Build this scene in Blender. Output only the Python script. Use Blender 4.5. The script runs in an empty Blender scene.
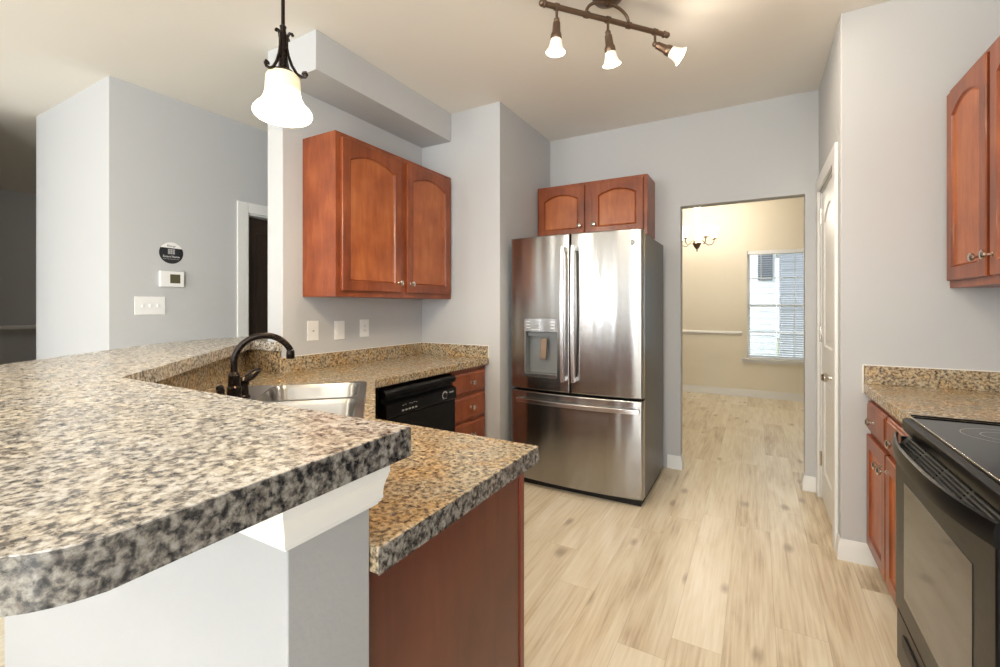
import bpy, bmesh, math, random
from mathutils import Vector, Matrix
from mathutils.geometry import tessellate_polygon
random.seed(7)
C = bpy.context.scene.collection
sc = bpy.context.scene
PI = math.pi

# ------------------------------------------------------------------ camera, world, light, exposure
cd = bpy.data.cameras.new('camera'); cam = bpy.data.objects.new('camera', cd); C.objects.link(cam)
cam.location = (0, 0, 1.3037)
cam.rotation_euler = (PI/2, 0, math.radians(29.56))
cd.sensor_width = 36; cd.lens = 36*453.05/1000; cd.shift_y = -(333.5-305.94)/1000
cd.clip_start = 0.02
sc.camera = cam
sc.view_settings.view_transform = 'Standard'; sc.view_settings.look = 'None'
sc.view_settings.gamma = 1; sc.view_settings.use_curve_mapping = False
sc.view_settings.exposure = 0.0
w = bpy.data.worlds.new('world'); sc.world = w; w.use_nodes = True
wn = w.node_tree.nodes; bg = wn['Background']
bg.inputs[0].default_value = (0.86, 0.93, 1.0, 1); bg.inputs[1].default_value = 4.5

def area_light(name, loc, rot, sx, sy, power, col):
    l = bpy.data.lights.new(name, 'AREA'); l.shape = 'RECTANGLE'; l.size = sx; l.size_y = sy
    l.energy = power; l.color = col
    o = bpy.data.objects.new(name, l); C.objects.link(o); o.location = loc; o.rotation_euler = rot
    return o
def point_light(name, loc, power, col, r=.03):
    l = bpy.data.lights.new(name, 'POINT'); l.energy = power; l.color = col; l.shadow_soft_size = r
    o = bpy.data.objects.new(name, l); C.objects.link(o); o.location = loc
    return o
def spot_light(name, loc, d, power, col, ang, r=.02):
    l = bpy.data.lights.new(name, 'SPOT'); l.energy = power; l.color = col; l.shadow_soft_size = r
    l.spot_size = math.radians(ang); l.spot_blend = .6
    o = bpy.data.objects.new(name, l); C.objects.link(o); o.location = loc
    o.rotation_euler = Vector(d).to_track_quat('-Z', 'Y').to_euler()
    return o
DAY = (0.89, 0.95, 1.0); WARM = (1.0, 0.87, 0.70)
# daylight entering through the living room windows behind the camera, plus an added side fill
XR_ = 1.095
for x_ in (-4.6, -3.2, -2.0):
    area_light('daylight_living', (x_, -6.47, 1.5), (PI/2, 0, 0), .62, 1.7, 36, DAY)
area_light('side_fill', (XR_-.03, -3.2, 1.25), (PI/2, 0, PI/2), 1.7, 2.1, 205, DAY)  # unseen side light added to fill the left-hand walls
area_light('daylight_breakfast', (0.0, -6.47, 1.3), (PI/2, 0, 0), 1.0, 2.1, 50, DAY)

# ------------------------------------------------------------------ helpers
class MB:
    def __init__(s): s.bm = bmesh.new(); s.T = None
    def v(s, p):
        p = Vector(p)
        if s.T is not None: p = s.T @ p
        return s.bm.verts.new(p)
    def f(s, vs):
        try: return s.bm.faces.new(vs)
        except ValueError: return None
    def box(s, x0, x1, y0, y1, z0, z1):
        V = [s.v((x, y, z)) for x in (x0, x1) for y in (y0, y1) for z in (z0, z1)]
        for q in ((0,1,3,2),(4,6,7,5),(0,4,5,1),(2,3,7,6),(0,2,6,4),(1,5,7,3)): s.f([V[i] for i in q])
        return s
    def loops(s, L, cap0=True, cap1=True, closed=True):
        R = [[s.v(p) for p in l] for l in L]
        n = len(R[0])
        for a, b in zip(R, R[1:]):
            for i in range(n if closed else n-1):
                j = (i+1) % n; s.f([a[i], a[j], b[j], b[i]])
        if cap0: s.f(R[0][::-1])
        if cap1: s.f(R[-1])
        return s
    def lathe(s, prof, loc=(0,0,0), d=(0,0,1), n=24, cap0=True, cap1=True):
        q = Vector(d).normalized().to_track_quat('Z', 'Y').to_matrix().to_4x4()
        M_ = Matrix.Translation(loc) @ q
        L = [[M_ @ Vector((r*math.cos(2*PI*k/n), r*math.sin(2*PI*k/n), z)) for k in range(n)] for r, z in prof]
        return s.loops(L, cap0, cap1)
    def tube(s, pts, r, n=10, flat=None):
        pts = [Vector(p) for p in pts]; L = []
        up = Vector((0, 0, 1)); prev = None
        for i, p in enumerate(pts):
            t = (pts[min(i+1, len(pts)-1)] - pts[max(i-1, 0)]).normalized()
            if prev is None:
                a = t.cross(up)
                if a.length < 1e-3: a = t.cross(Vector((1, 0, 0)))
            else: a = prev - t*prev.dot(t)
            a.normalize(); prev = a; b = t.cross(a)
            rr = r[i] if isinstance(r, (list, tuple)) else r
            L.append([p + a*rr*math.cos(2*PI*k/n) + b*rr*(flat or 1)*math.sin(2*PI*k/n) for k in range(n)])
        return s.loops(L)
    def sphere(s, c, r, n=14, sq=1):
        m = 8; prof = [(max(1e-4, r*math.sin(PI*i/m)), -r*sq*math.cos(PI*i/m)) for i in range(m+1)]
        return s.lathe(prof, c, n=n)
    def prism(s, outer, z0, z1, holes=()):
        rings = [list(outer)] + [list(h) for h in holes]
        flat = [p for r in rings for p in r]
        tris = tessellate_polygon([[Vector((p[0], p[1], 0)) for p in r] for r in rings])
        B = [s.v((p[0], p[1], z0)) for p in flat]; T = [s.v((p[0], p[1], z1)) for p in flat]
        for t in tris:
            s.f([T[i] for i in t]); s.f([B[i] for i in t][::-1])
        k = 0
        for r in rings:
            n = len(r)
            for i in range(n):
                j = (i+1) % n; s.f([B[k+i], B[k+j], T[k+j], T[k+i]])
            k += n
        return s
    def build(s, name, mat, parent=None, bevel=0, smooth=False, angle=35, seg=2):
        bm = s.bm
        if parent is not None and not parent.get('_local'):
            off = parent.location.copy()
            pp = parent.parent
            while pp is not None: off += pp.location; pp = pp.parent
            bmesh.ops.translate(bm, verts=bm.verts, vec=-off)
        bmesh.ops.recalc_face_normals(bm, faces=bm.faces)
        if smooth or bevel:
            for f in bm.faces: f.smooth = True
            for e in bm.edges:
                if len(e.link_faces) == 2 and e.calc_face_angle(0) > math.radians(angle): e.smooth = False
        me = bpy.data.meshes.new(name); bm.to_mesh(me); bm.free()
        me.materials.append(mat)
        o = bpy.data.objects.new(name, me); C.objects.link(o)
        if bevel:
            md = o.modifiers.new('bevel', 'BEVEL'); md.width = bevel; md.segments = seg; md.limit_method = 'ANGLE'
            md.angle_limit = math.radians(40); md.harden_normals = True
        if parent is not None: o.parent = parent
        return o
def tag(o, label=None, cat=None, group=None, kind=None):
    if label: o['label'] = label
    if cat: o['category'] = cat
    if group: o['group'] = group
    if kind: o['kind'] = kind
    return o
def thing(name, label, cat, loc=(0,0,0), rz=0, group=None, local=False):
    o = bpy.data.objects.new(name, None); C.objects.link(o); o.location = loc; o.rotation_euler = (0, 0, rz)
    o.empty_display_size = .05
    if local: LOCAL.add(o.name); o['_local'] = 1
    return tag(o, label, cat, group)
LOCAL = set()
def struct(name, mb, mat, parent=None, **k):
    o = mb.build(name, mat, parent, **k)
    if parent is None: o['kind'] = 'structure'
    return o
def copy_tree(o, parent=None):
    c = o.copy(); C.objects.link(c)
    if parent is not None: c.parent = parent
    for ch in list(o.children): copy_tree(ch, c)
    return c
def sub(mb_parent):   # children of a local thing are local as well
    mb_parent['_local'] = 1; return mb_parent

# ------------------------------------------------------------------ materials
def srgb(r, g, b):
    return tuple((c/255/12.92 if c/255 <= .04045 else ((c/255+.055)/1.055)**2.4) for c in (r, g, b)) + (1,)
def mat(name, col, rough=.5, metal=0, spec=.5, bump=None, emis=None, trans=0, ior=1.45, coat=0, aniso=0):
    m = bpy.data.materials.new(name); m.use_nodes = True
    n = m.node_tree.nodes; l = m.node_tree.links; b = n['Principled BSDF']
    b.inputs['Base Color'].default_value = col; b.inputs['Roughness'].default_value = rough
    b.inputs['Metallic'].default_value = metal; b.inputs['Specular IOR Level'].default_value = spec
    b.inputs['Transmission Weight'].default_value = trans; b.inputs['IOR'].default_value = ior
    b.inputs['Coat Weight'].default_value = coat; b.inputs['Coat Roughness'].default_value = .12
    b.inputs['Anisotropic'].default_value = aniso
    if emis: b.inputs['Emission Color'].default_value = emis[0]; b.inputs['Emission Strength'].default_value = emis[1]
    t = n.new('ShaderNodeTexCoord')
    # every material is procedural: faint noise drives roughness, optionally bump
    no = n.new('ShaderNodeTexNoise'); no.inputs['Scale'].default_value = (bump or (60, 0))[0]; no.inputs['Detail'].default_value = 3
    l.new(t.outputs['Object'], no.inputs['Vector'])
    mr = n.new('ShaderNodeMapRange'); mr.inputs['To Min'].default_value = max(0, rough-.03); mr.inputs['To Max'].default_value = min(1, rough+.03)
    l.new(no.outputs['Fac'], mr.inputs['Value']); l.new(mr.outputs['Result'], b.inputs['Roughness'])
    if bump:
        bp = n.new('ShaderNodeBump'); bp.inputs['Strength'].default_value = bump[1]; bp.inputs['Distance'].default_value = .002
        l.new(no.outputs['Fac'], bp.inputs['Height']); l.new(bp.outputs['Normal'], b.inputs['Normal'])
    return m
def ramp(n, stops):
    r = n.new('ShaderNodeValToRGB'); e = r.color_ramp.elements
    e[0].position, e[0].color = stops[0]; e[1].position, e[1].color = stops[-1]
    for p, c in stops[1:-1]:
        x = e.new(p); x.color = c
    return r
def wood(name, dark, mid, light, axis='z', rough=.36, coat=.15):
    m = mat(name, mid, rough, coat=coat); n = m.node_tree.nodes; l = m.node_tree.links; b = n['Principled BSDF']
    t = n.new('ShaderNodeTexCoord'); mp = n.new('ShaderNodeMapping')
    sc_ = {'z': (9, 9, 1.3), 'x': (1.2, 14, 14)}[axis]
    mp.inputs['Scale'].default_value = sc_
    l.new(t.outputs['Object'], mp.inputs['Vector'])
    a = n.new('ShaderNodeTexNoise'); a.inputs['Scale'].default_value = 3.0; a.inputs['Detail'].default_value = 5; a.inputs['Distortion'].default_value = .8
    l.new(mp.outputs['Vector'], a.inputs['Vector'])
    bl = n.new('ShaderNodeTexNoise'); bl.inputs['Scale'].default_value = 4.5; bl.inputs['Detail'].default_value = 4
    l.new(t.outputs['Object'], bl.inputs['Vector'])
    mx = n.new('ShaderNodeMix'); mx.data_type = 'FLOAT'; mx.inputs[0].default_value = .62
    l.new(a.outputs['Fac'], mx.inputs[2]); l.new(bl.outputs['Fac'], mx.inputs[3])
    r = ramp(n, [(.28, dark), (.5, mid), (.72, light)])
    l.new(mx.outputs[0], r.inputs[0]); l.new(r.outputs['Color'], b.inputs['Base Color'])
    return m
def granite(name, k=1.0, warm=(252,236,204), sh=0, cool=(240,241,244)):
    m = mat(name, (.5,.5,.5,1), .27, spec=.75); n = m.node_tree.nodes; l = m.node_tree.links; b = n['Principled BSDF']
    t = n.new('ShaderNodeTexCoord')
    def noise(s, d, r=.6, dist=0):
        o = n.new('ShaderNodeTexNoise'); o.inputs['Scale'].default_value = s; o.inputs['Detail'].default_value = d
        o.inputs['Roughness'].default_value = r; o.inputs['Distortion'].default_value = dist
        l.new(t.outputs['Object'], o.inputs['Vector']); return o
    a = noise(88, 5, .60, .25)
    q = lambda r_, g_, b_: srgb(r_*k, g_*k, b_*k)
    base = ramp(n, [(.33+sh, q(54,53,54)), (.41+sh, q(116,112,108)), (.47+sh, q(166,158,146)), (.53+sh, q(198,191,178)), (.62+sh, q(224,220,213))])
    l.new(a.outputs['Fac'], base.inputs[0])
    tone = noise(9, 3, .5)
    tr = ramp(n, [(.36, srgb(*warm)), (.58, srgb(*cool))]); l.new(tone.outputs['Fac'], tr.inputs[0])
    mul = n.new('ShaderNodeMix'); mul.data_type = 'RGBA'; mul.blend_type = 'MULTIPLY'; mul.inputs[0].default_value = 1
    l.new(base.outputs['Color'], mul.inputs[6]); l.new(tr.outputs['Color'], mul.inputs[7])
    d = noise(50, 4, .65, .3)
    dr = ramp(n, [(.60, (0,0,0,1)), (.67, (1,1,1,1))]); l.new(d.outputs['Fac'], dr.inputs[0])
    m3 = n.new('ShaderNodeMix'); m3.data_type = 'RGBA'
    l.new(dr.outputs['Color'], m3.inputs[0]); l.new(mul.outputs[2], m3.inputs[6]); m3.inputs[7].default_value = srgb(98,90,84)
    l.new(m3.outputs[2], b.inputs['Base Color'])
    return m
def planks(name):
    m = mat(name, (.5,.5,.5,1), .32, spec=.45); n = m.node_tree.nodes; l = m.node_tree.links; b = n['Principled BSDF']
    t = n.new('ShaderNodeTexCoord'); sx = n.new('ShaderNodeSeparateXYZ'); l.new(t.outputs['Object'], sx.inputs[0])
    def math_(op, a, b_=None, c=None):
        o = n.new('ShaderNodeMath'); o.operation = op
        for i, v in enumerate((a, b_, c)):
            if v is None: continue
            if isinstance(v, (int, float)): o.inputs[i].default_value = v
            else: l.new(v, o.inputs[i])
        return o.outputs[0]
    W, L = .178, 1.22
    u = math_('DIVIDE', math_('ADD', sx.outputs[0], 20.05), W); row = math_('FLOOR', u); fu = math_('FRACT', u)
    wn1 = n.new('ShaderNodeTexWhiteNoise'); wn1.noise_dimensions = '1D'; l.new(row, wn1.inputs['W'])
    v = math_('ADD', math_('DIVIDE', math_('ADD', sx.outputs[1], 20), L), wn1.outputs['Value']); col = math_('FLOOR', v); fv = math_('FRACT', v)
    cb = n.new('ShaderNodeCombineXYZ'); l.new(row, cb.inputs[0]); l.new(col, cb.inputs[1])
    wn2 = n.new('ShaderNodeTexWhiteNoise'); wn2.noise_dimensions = '2D'; l.new(cb.outputs[0], wn2.inputs['Vector'])
    # grain coordinates shifted per board
    vm = n.new('ShaderNodeVectorMath'); vm.operation = 'SCALE'; l.new(wn2.outputs['Color'], vm.inputs[0]); vm.inputs['Scale'].default_value = 40
    va = n.new('ShaderNodeVectorMath'); va.operation = 'ADD'; l.new(t.outputs['Object'], va.inputs[0]); l.new(vm.outputs[0], va.inputs[1])
    def grain(scale, sy, det, dist):
        mp = n.new('ShaderNodeMapping'); mp.inputs['Scale'].default_value = (1, sy, 1); l.new(va.outputs[0], mp.inputs['Vector'])
        o = n.new('ShaderNodeTexNoise'); o.inputs['Scale'].default_value = scale; o.inputs['Detail'].default_value = det
        o.inputs['Distortion'].default_value = dist; l.new(mp.outputs[0], o.inputs['Vector']); return o.outputs['Fac']
    g1 = grain(7, .16, 6, 1.6); g2 = grain(95, .035, 6, .5)
    mixv = math_('ADD', math_('MULTIPLY', g1, .55), math_('MULTIPLY', g2, .45))
    mixv = math_('ADD', mixv, math_('MULTIPLY', math_('SUBTRACT', wn2.outputs['Value'], .5), .16))
    r = ramp(n, [(.28, srgb(182,160,130)), (.42, srgb(214,199,172)), (.56, srgb(229,218,195)), (.72, srgb(240,232,215))])
    l.new(mixv, r.inputs[0])
    # knots
    mpk = n.new('ShaderNodeMapping'); mpk.inputs['Scale'].default_value = (1, .5, 1); l.new(va.outputs[0], mpk.inputs['Vector'])
    vo = n.new('ShaderNodeTexVoronoi'); vo.voronoi_dimensions = '2D'; vo.inputs['Scale'].default_value = 2.6; l.new(mpk.outputs[0], vo.inputs['Vector'])
    dd = math_('ADD', vo.outputs['Distance'], math_('MULTIPLY', math_('SUBTRACT', g1, .5), .16))
    kr = ramp(n, [(.015, (1,1,1,1)), (.085, (0,0,0,1))]); l.new(dd, kr.inputs[0])
    kf = math_('MULTIPLY', kr.outputs['Color'], .55)
    mk = n.new('ShaderNodeMix'); mk.data_type = 'RGBA'; l.new(kf, mk.inputs[0]); l.new(r.outputs['Color'], mk.inputs[6]); mk.inputs[7].default_value = srgb(128,102,76)
    # seams
    e1 = math_('MINIMUM', fu, math_('SUBTRACT', 1, fu)); e2 = math_('MULTIPLY', math_('MINIMUM', fv, math_('SUBTRACT', 1, fv)), L/W)
    ed = math_('MINIMUM', e1, e2)
    s_ = math_('LESS_THAN', ed, .007)
    ms = n.new('ShaderNodeMix'); ms.data_type = 'RGBA'; l.new(math_('MULTIPLY', s_, .25), ms.inputs[0]); l.new(mk.outputs[2], ms.inputs[6]); ms.inputs[7].default_value = srgb(120,100,78)
    l.new(ms.outputs[2], b.inputs['Base Color'])
    return m
def steel(name, col, rough, wav=1.0, metal=1.0):
    m = mat(name, col, rough, metal=metal, aniso=.8); n = m.node_tree.nodes; l = m.node_tree.links; b = n['Principled BSDF']
    t = n.new('ShaderNodeTexCoord'); mp = n.new('ShaderNodeMapping'); mp.inputs['Scale'].default_value = (5.5, .5, .55); l.new(t.outputs['Object'], mp.inputs[0])
    a = n.new('ShaderNodeTexNoise'); a.inputs['Scale'].default_value = 1.0; a.inputs['Detail'].default_value = 1; l.new(mp.outputs[0], a.inputs['Vector'])
    m2 = n.new('ShaderNodeMapping'); m2.inputs['Scale'].default_value = (3, 3, 900); l.new(t.outputs['Object'], m2.inputs[0])
    h = n.new('ShaderNodeTexNoise'); h.inputs['Scale'].default_value = 1.0; h.inputs['Detail'].default_value = 2; l.new(m2.outputs[0], h.inputs['Vector'])
    b1 = n.new('ShaderNodeBump'); b1.inputs['Distance'].default_value = .035*wav; b1.inputs['Strength'].default_value = .5; l.new(a.outputs['Fac'], b1.inputs['Height'])
    b2 = n.new('ShaderNodeBump'); b2.inputs['Distance'].default_value = .0002; b2.inputs['Strength'].default_value = .25; l.new(h.outputs['Fac'], b2.inputs['Height']); l.new(b1.outputs['Normal'], b2.inputs['Normal'])
    l.new(b2.outputs['Normal'], b.inputs['Normal']); b.inputs['Anisotropic Rotation'].default_value = .25
    tg = n.new('ShaderNodeTangent'); tg.direction_type = 'RADIAL'; tg.axis = 'Z'; l.new(tg.outputs[0], b.inputs['Tangent'])
    return m

M = {}
M['wall'] = mat('wall_paint', srgb(194,195,196), .75, spec=.2, bump=(220, .12))
M['cream'] = mat('cream_paint', srgb(233,227,211), .75, spec=.2, bump=(220, .12))
M['ceiling'] = mat('ceiling_paint', srgb(236,232,225), .9, spec=.1, bump=(150, .15))
M['trim'] = mat('white_trim', srgb(230,230,228), .35)
M['pony'] = mat('pony_wall_paint', srgb(166,167,169), .5, spec=.4, bump=(90, .2))
M['floor'] = planks('oak_planks')
M['granite'] = granite('lamp_tinted_laminate', .92, (255,222,172), 0, (248,234,208))  # counter laminate with warm lamplight put into its colour
M['granite_bar'] = granite('daylight_tinted_laminate', 1.02, (246,243,238))  # same laminate, cool daylight tint put into its colour
M['granite_shaded_edge'] = granite('shade_tinted_edge_laminate', .74, (236,238,244), .055)  # darker copy of the laminate, edge shading put into the colour
M['cherry'] = wood('cherry_wood', srgb(98,44,22), srgb(134,66,34), srgb(162,90,50))
M['cherry_panel'] = wood('cherry_panel_wood', srgb(138,68,34), srgb(168,92,48), srgb(192,116,66))
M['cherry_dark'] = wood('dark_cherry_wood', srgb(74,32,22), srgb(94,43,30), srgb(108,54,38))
M['cherry_edge'] = wood('cherry_edge_wood', srgb(88,32,18), srgb(112,44,26), srgb(134,58,36))
M['steel'] = steel('brushed_steel', srgb(166,164,162), .22)
M['handle'] = steel('handle_steel', srgb(214,212,212), .25, 0)
M['sink'] = steel('sink_steel', srgb(160,158,155), .32, 0)
M['case'] = mat('fridge_case', srgb(92,90,88), .35, metal=.5)
M['gunmetal'] = mat('grey_plastic', srgb(128,130,130), .4, metal=.3)
M['nickel'] = mat('brushed_nickel', srgb(220,214,205), .22, metal=1)
M['bronze'] = mat('oil_rubbed_bronze', srgb(40,32,28), .28, metal=.7)
M['brown_metal'] = mat('brown_metal', srgb(120,100,84), .35, metal=.8)
M['black'] = mat('black_enamel', srgb(12,12,13), .30, spec=.2)
M['black_matte'] = mat('black_plastic', srgb(22,22,23), .5)
M['black_glass'] = mat('black_glass', srgb(12,12,13), .06, spec=.6)
M['oven_window'] = mat('oven_window_glass', srgb(52,52,53), .07, spec=.7)
M['white_plastic'] = mat('white_plastic', srgb(240,240,238), .4)
M['grey_mark'] = mat('grey_print', srgb(170,170,170), .5)
M['white_mark'] = mat('white_print', srgb(225,225,225), .5)
M['lcd'] = mat('lcd_screen', srgb(92,88,66), .25)
M['sticker'] = mat('sticker_black', srgb(42,42,46), .4)
M['espresso'] = wood('espresso_wood', srgb(38,27,20), srgb(50,36,27), srgb(60,44,33))
M['caulk'] = mat('white_caulk', srgb(235,232,225), .5)
M['blind'] = mat('blind_vinyl', srgb(240,242,244), .45)
M['siding'] = mat('white_siding', srgb(225,228,232), .6)
M['grey_siding'] = mat('grey_siding', srgb(120,124,130), .6)
M['roof'] = mat('grey_shingles', srgb(120,122,126), .8, bump=(30, .6))
M['dark_window'] = mat('dark_window', srgb(88,94,102), .2)
M['grass'] = mat('lawn', srgb(120,130,90), .9, bump=(40, .8))
M['glass'] = mat('window_glass', (1,1,1,1), 0, trans=1, ior=1.0, spec=.2)
M['vent_grey'] = mat('vent_grey', srgb(58,58,58), .45)
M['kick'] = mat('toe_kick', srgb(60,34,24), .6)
M['cream_metal'] = mat('aged_cream_metal', srgb(222,210,178), .5)
def glow(name, col, s): return mat(name, srgb(250,240,220), .4, emis=(col, s))
M['shade_low'] = glow('frosted_glass_lit', (1, .92, .76, 1), .45)
M['bulb'] = glow('lit_bulb', (1, .93, .80, 1), 22)
M['chand_glass'] = glow('chandelier_glass_lit', (1, .95, .84, 1), 3)
# pendant glass glows strongly low down (near its bulb) and is amber at the neck
def pendant_glass():
    m = glow('alabaster_glass', (1, .86, .6, 1), 3); n = m.node_tree.nodes; l = m.node_tree.links; b = n['Principled BSDF']
    b.inputs['Base Color'].default_value = srgb(240,225,185)
    t = n.new('ShaderNodeTexCoord'); sx = n.new('ShaderNodeSeparateXYZ'); l.new(t.outputs['Object'], sx.inputs[0])
    r = n.new('ShaderNodeMapRange'); r.inputs['From Min'].default_value = .062; r.inputs['From Max'].default_value = .105
    r.inputs['To Min'].default_value = 4; r.inputs['To Max'].default_value = .5
    l.new(sx.outputs[2], r.inputs['Value']); l.new(r.outputs[0], b.inputs['Emission Strength'])
    return m
M['pendant_glass'] = pendant_glass()

# ------------------------------------------------------------------ dimensions (metres)
H = 2.8163
XP, YP = .376, 2.902      # pantry wall corner
YB = 3.854                # wall behind the fridge
XF, YF = -1.654, 2.915    # fin wall
XL = -2.387; YE = 1.656   # kitchen left wall and its free end
XR = 1.095                # right wall
WT = .14

# ------------------------------------------------------------------ the setting
struct('floor', MB().box(-9, 2.2, -6.8, 7.7, -.05, 0), M['floor'])
struct('ceiling', MB().box(-9, 2.2, -6.8, 7.7, H, H+.05), M['ceiling'])
struct('wall_fridge', MB().box(-2.6, -.53, YB, YB+.10, 0, H).box(-.53, .296, YB, YB+.10, 2.097, H).box(.296, .53, YB, YB+.10, 0, H), M['wall'])
struct('wall_fin', MB().box(XL-WT, XF, YF, YB, 0, H), M['wall'])
struct('wall_left', MB().box(XL-WT, XL, YE, YF, 0, H), M['wall'], bevel=.008, seg=3)
struct('ceiling_soffit', MB().box(XL, -2.095, YE, YF, 2.597, H), M['wall'], bevel=.003)
# pantry wall: face towards the camera and the face with the door
struct('wall_pantry', MB().box(XP, XR, YP, YP+.12, 0, H), M['wall'], bevel=.006, seg=3)
struct('wall_pantry_side', MB().box(XP, XP+.12, YP+.12, 3.055, 0, H).box(XP, XP+.12, 3.765, YB, 0, H).box(XP, XP+.12, 3.055, 3.765, 2.085, H), M['wall'])
struct('wall_pantry_inner', MB().box(XP+.6, XP+.7, YP+.12, YB, 0, H), M['wall'])
struct('wall_right', MB().box(XR, XR+.12, -6.7, -4.1, 0, H).box(XR, XR+.12, -2.3, YP+.12, 0, H).box(XR, XR+.12, -4.1, -2.3, 0, .15).box(XR, XR+.12, -4.1, -2.3, 2.35, H), M['wall'])
# dining room
struct('wall_dining_back', MB().box(-3.2, -.125, 7.41, 7.56, 0, H).box(1.02, 2.1, 7.41, 7.56, 0, H).box(-.125, 1.02, 7.41, 7.56, 0, .55).box(-.125, 1.02, 7.41, 7.56, 2.09, H), M['cream'])
struct('wall_dining_left', MB().box(-3.3, -3.2, YB+.10, 7.56, 0, H), M['cream'])
struct('wall_dining_right', MB().box(2.1, 2.2, YB+.10, 7.56, 0, H), M['cream'])
struct('wall_dining_front', MB().box(-3.2, -.53, YB+.10, YB+.10+.01, 0, H).box(.296, 2.1, YB+.10, YB+.10+.01, 0, H).box(-.53, .296, YB+.10, YB+.10+.01, 2.097, H), M['cream'])
# hall
XH = -3.697
struct('wall_hall', MB().box(-5.005, XH, 1.32, 2.245, 0, H).box(-5.005, XH, 3.0, 5.0, 0, H).box(-5.005, XH, 2.245, 3.0, 2.08, H), M['wall'])
struct('wall_hall_end', MB().box(XH, XL-WT, 4.2, 4.3, 0, H), M['wall'])
struct('wall_stair', MB().box(-8.6, -8.5, -6.7, 5.0, 0, H), M['wall'])
struct('wall_stair_lightblock', MB().box(-5.2, -5.05, -6.55, .95, 0, H), M['wall'])  # unseen wall added to keep light out of the stair hall
struct('wall_stair_end', MB().box(-8.5, -5.005, 4.9, 5.0, 0, H), M['wall'])
# living room wall behind the camera with two window openings
mb = MB().box(-8.6, -4.95, -6.7, -6.55, 0, H).box(-1.65, -.55, -6.7, -6.55, 0, H).box(.55, XR+.12, -6.7, -6.55, 0, H)
for a, b_ in ((-4.25,-3.55),(-2.85,-2.35)): mb.box(a, b_, -6.7, -6.55, .6, 2.4)
mb.box(-4.95, -1.65, -6.7, -6.55, 0, .6).box(-4.95, -1.65, -6.7, -6.55, 2.4, H).box(-.55, .55, -6.7, -6.55, 0, .2).box(-.55, .55, -6.7, -6.55, 2.4, H)
struct('wall_living', mb, M['wall'])
# half wall that carries the bar top
struct('wall_peninsula', MB().prism([(-.545,.386),(-.545,.534),(-1.622,.534),(-2.736,1.648),(-2.532,1.648),(-2.532,1.78),(-2.952,1.78),(-2.952,1.648),(-1.69,.386)][::-1], 0, 1.044), M['pony'], bevel=.003)
def crown(path, prof):   # open path, right-hand side offset
    mb = MB(); L = []
    pts = [Vector(p) for p in path]
    for i, p in enumerate(pts):
        d1 = (p-pts[i-1]).normalized() if i else (pts[1]-p).normalized()
        d2 = (pts[i+1]-p).normalized() if i < len(pts)-1 else d1
        n1 = Vector((d1.y, -d1.x)); n2 = Vector((d2.y, -d2.x)); m = (n1+n2); m = m/(m.length_squared)*2
        L.append([(p.x+m.x*o, p.y+m.y*o, z) for o, z in prof])
    return mb.loops(L)
cp = [(-.0005,.982),(.009,.982),(.009,.985),(.013,.987),(.013,.990),(.015,.992),(.0145,1.000),(.016,1.012),(.0185,1.021),(.021,1.027),(.021,1.031),(.0225,1.032),(.0225,1.043),(-.0005,1.043)]
struct('trim_1', crown([(-2.952,1.648),(-1.69,.386),(-.545,.386),(-.545,.534),(-.57,.534)], cp), M['trim'], smooth=True, angle=22)
# baseboards
bp_ = [(-.0005,0),(.016,0),(.016,.012),(.014,.018),(.013,.075),(.009,.085),(.007,.098),(.004,.104),(-.0005,.104)]
def base(name, path, m='trim'): struct(name, crown(path, bp_), M[m], smooth=True, angle=40)
base('baseboard_fridge', [(-.63,YB),(-.53,YB),(-.53,YB+.10)])
base('baseboard_pantry', [(.296,YB+.10),(.296,YB),(XP,YB)])
base('baseboard_right', [(XP,2.962),(XP,YP),(.60,YP)])
base('baseboard_dining', [(-3.2,7.41),(2.1,7.41)])
base('baseboard_hall', [(-5.005,1.32),(XH,1.32),(XH,2.155)])
base('baseboard_peninsula', [(-2.952,1.648),(-1.69,.386),(-.545,.386),(-.545,.534)])
cr = [(-.0005,.885),(.008,.885),(.010,.893),(.022,.902),(.024,.915),(.018,.922),(.012,.932),(-.0005,.936)]
struct('trim_2', crown([(-3.2,7.41),(-.19,7.41)], cr), M['trim'], smooth=True, angle=50)
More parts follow.
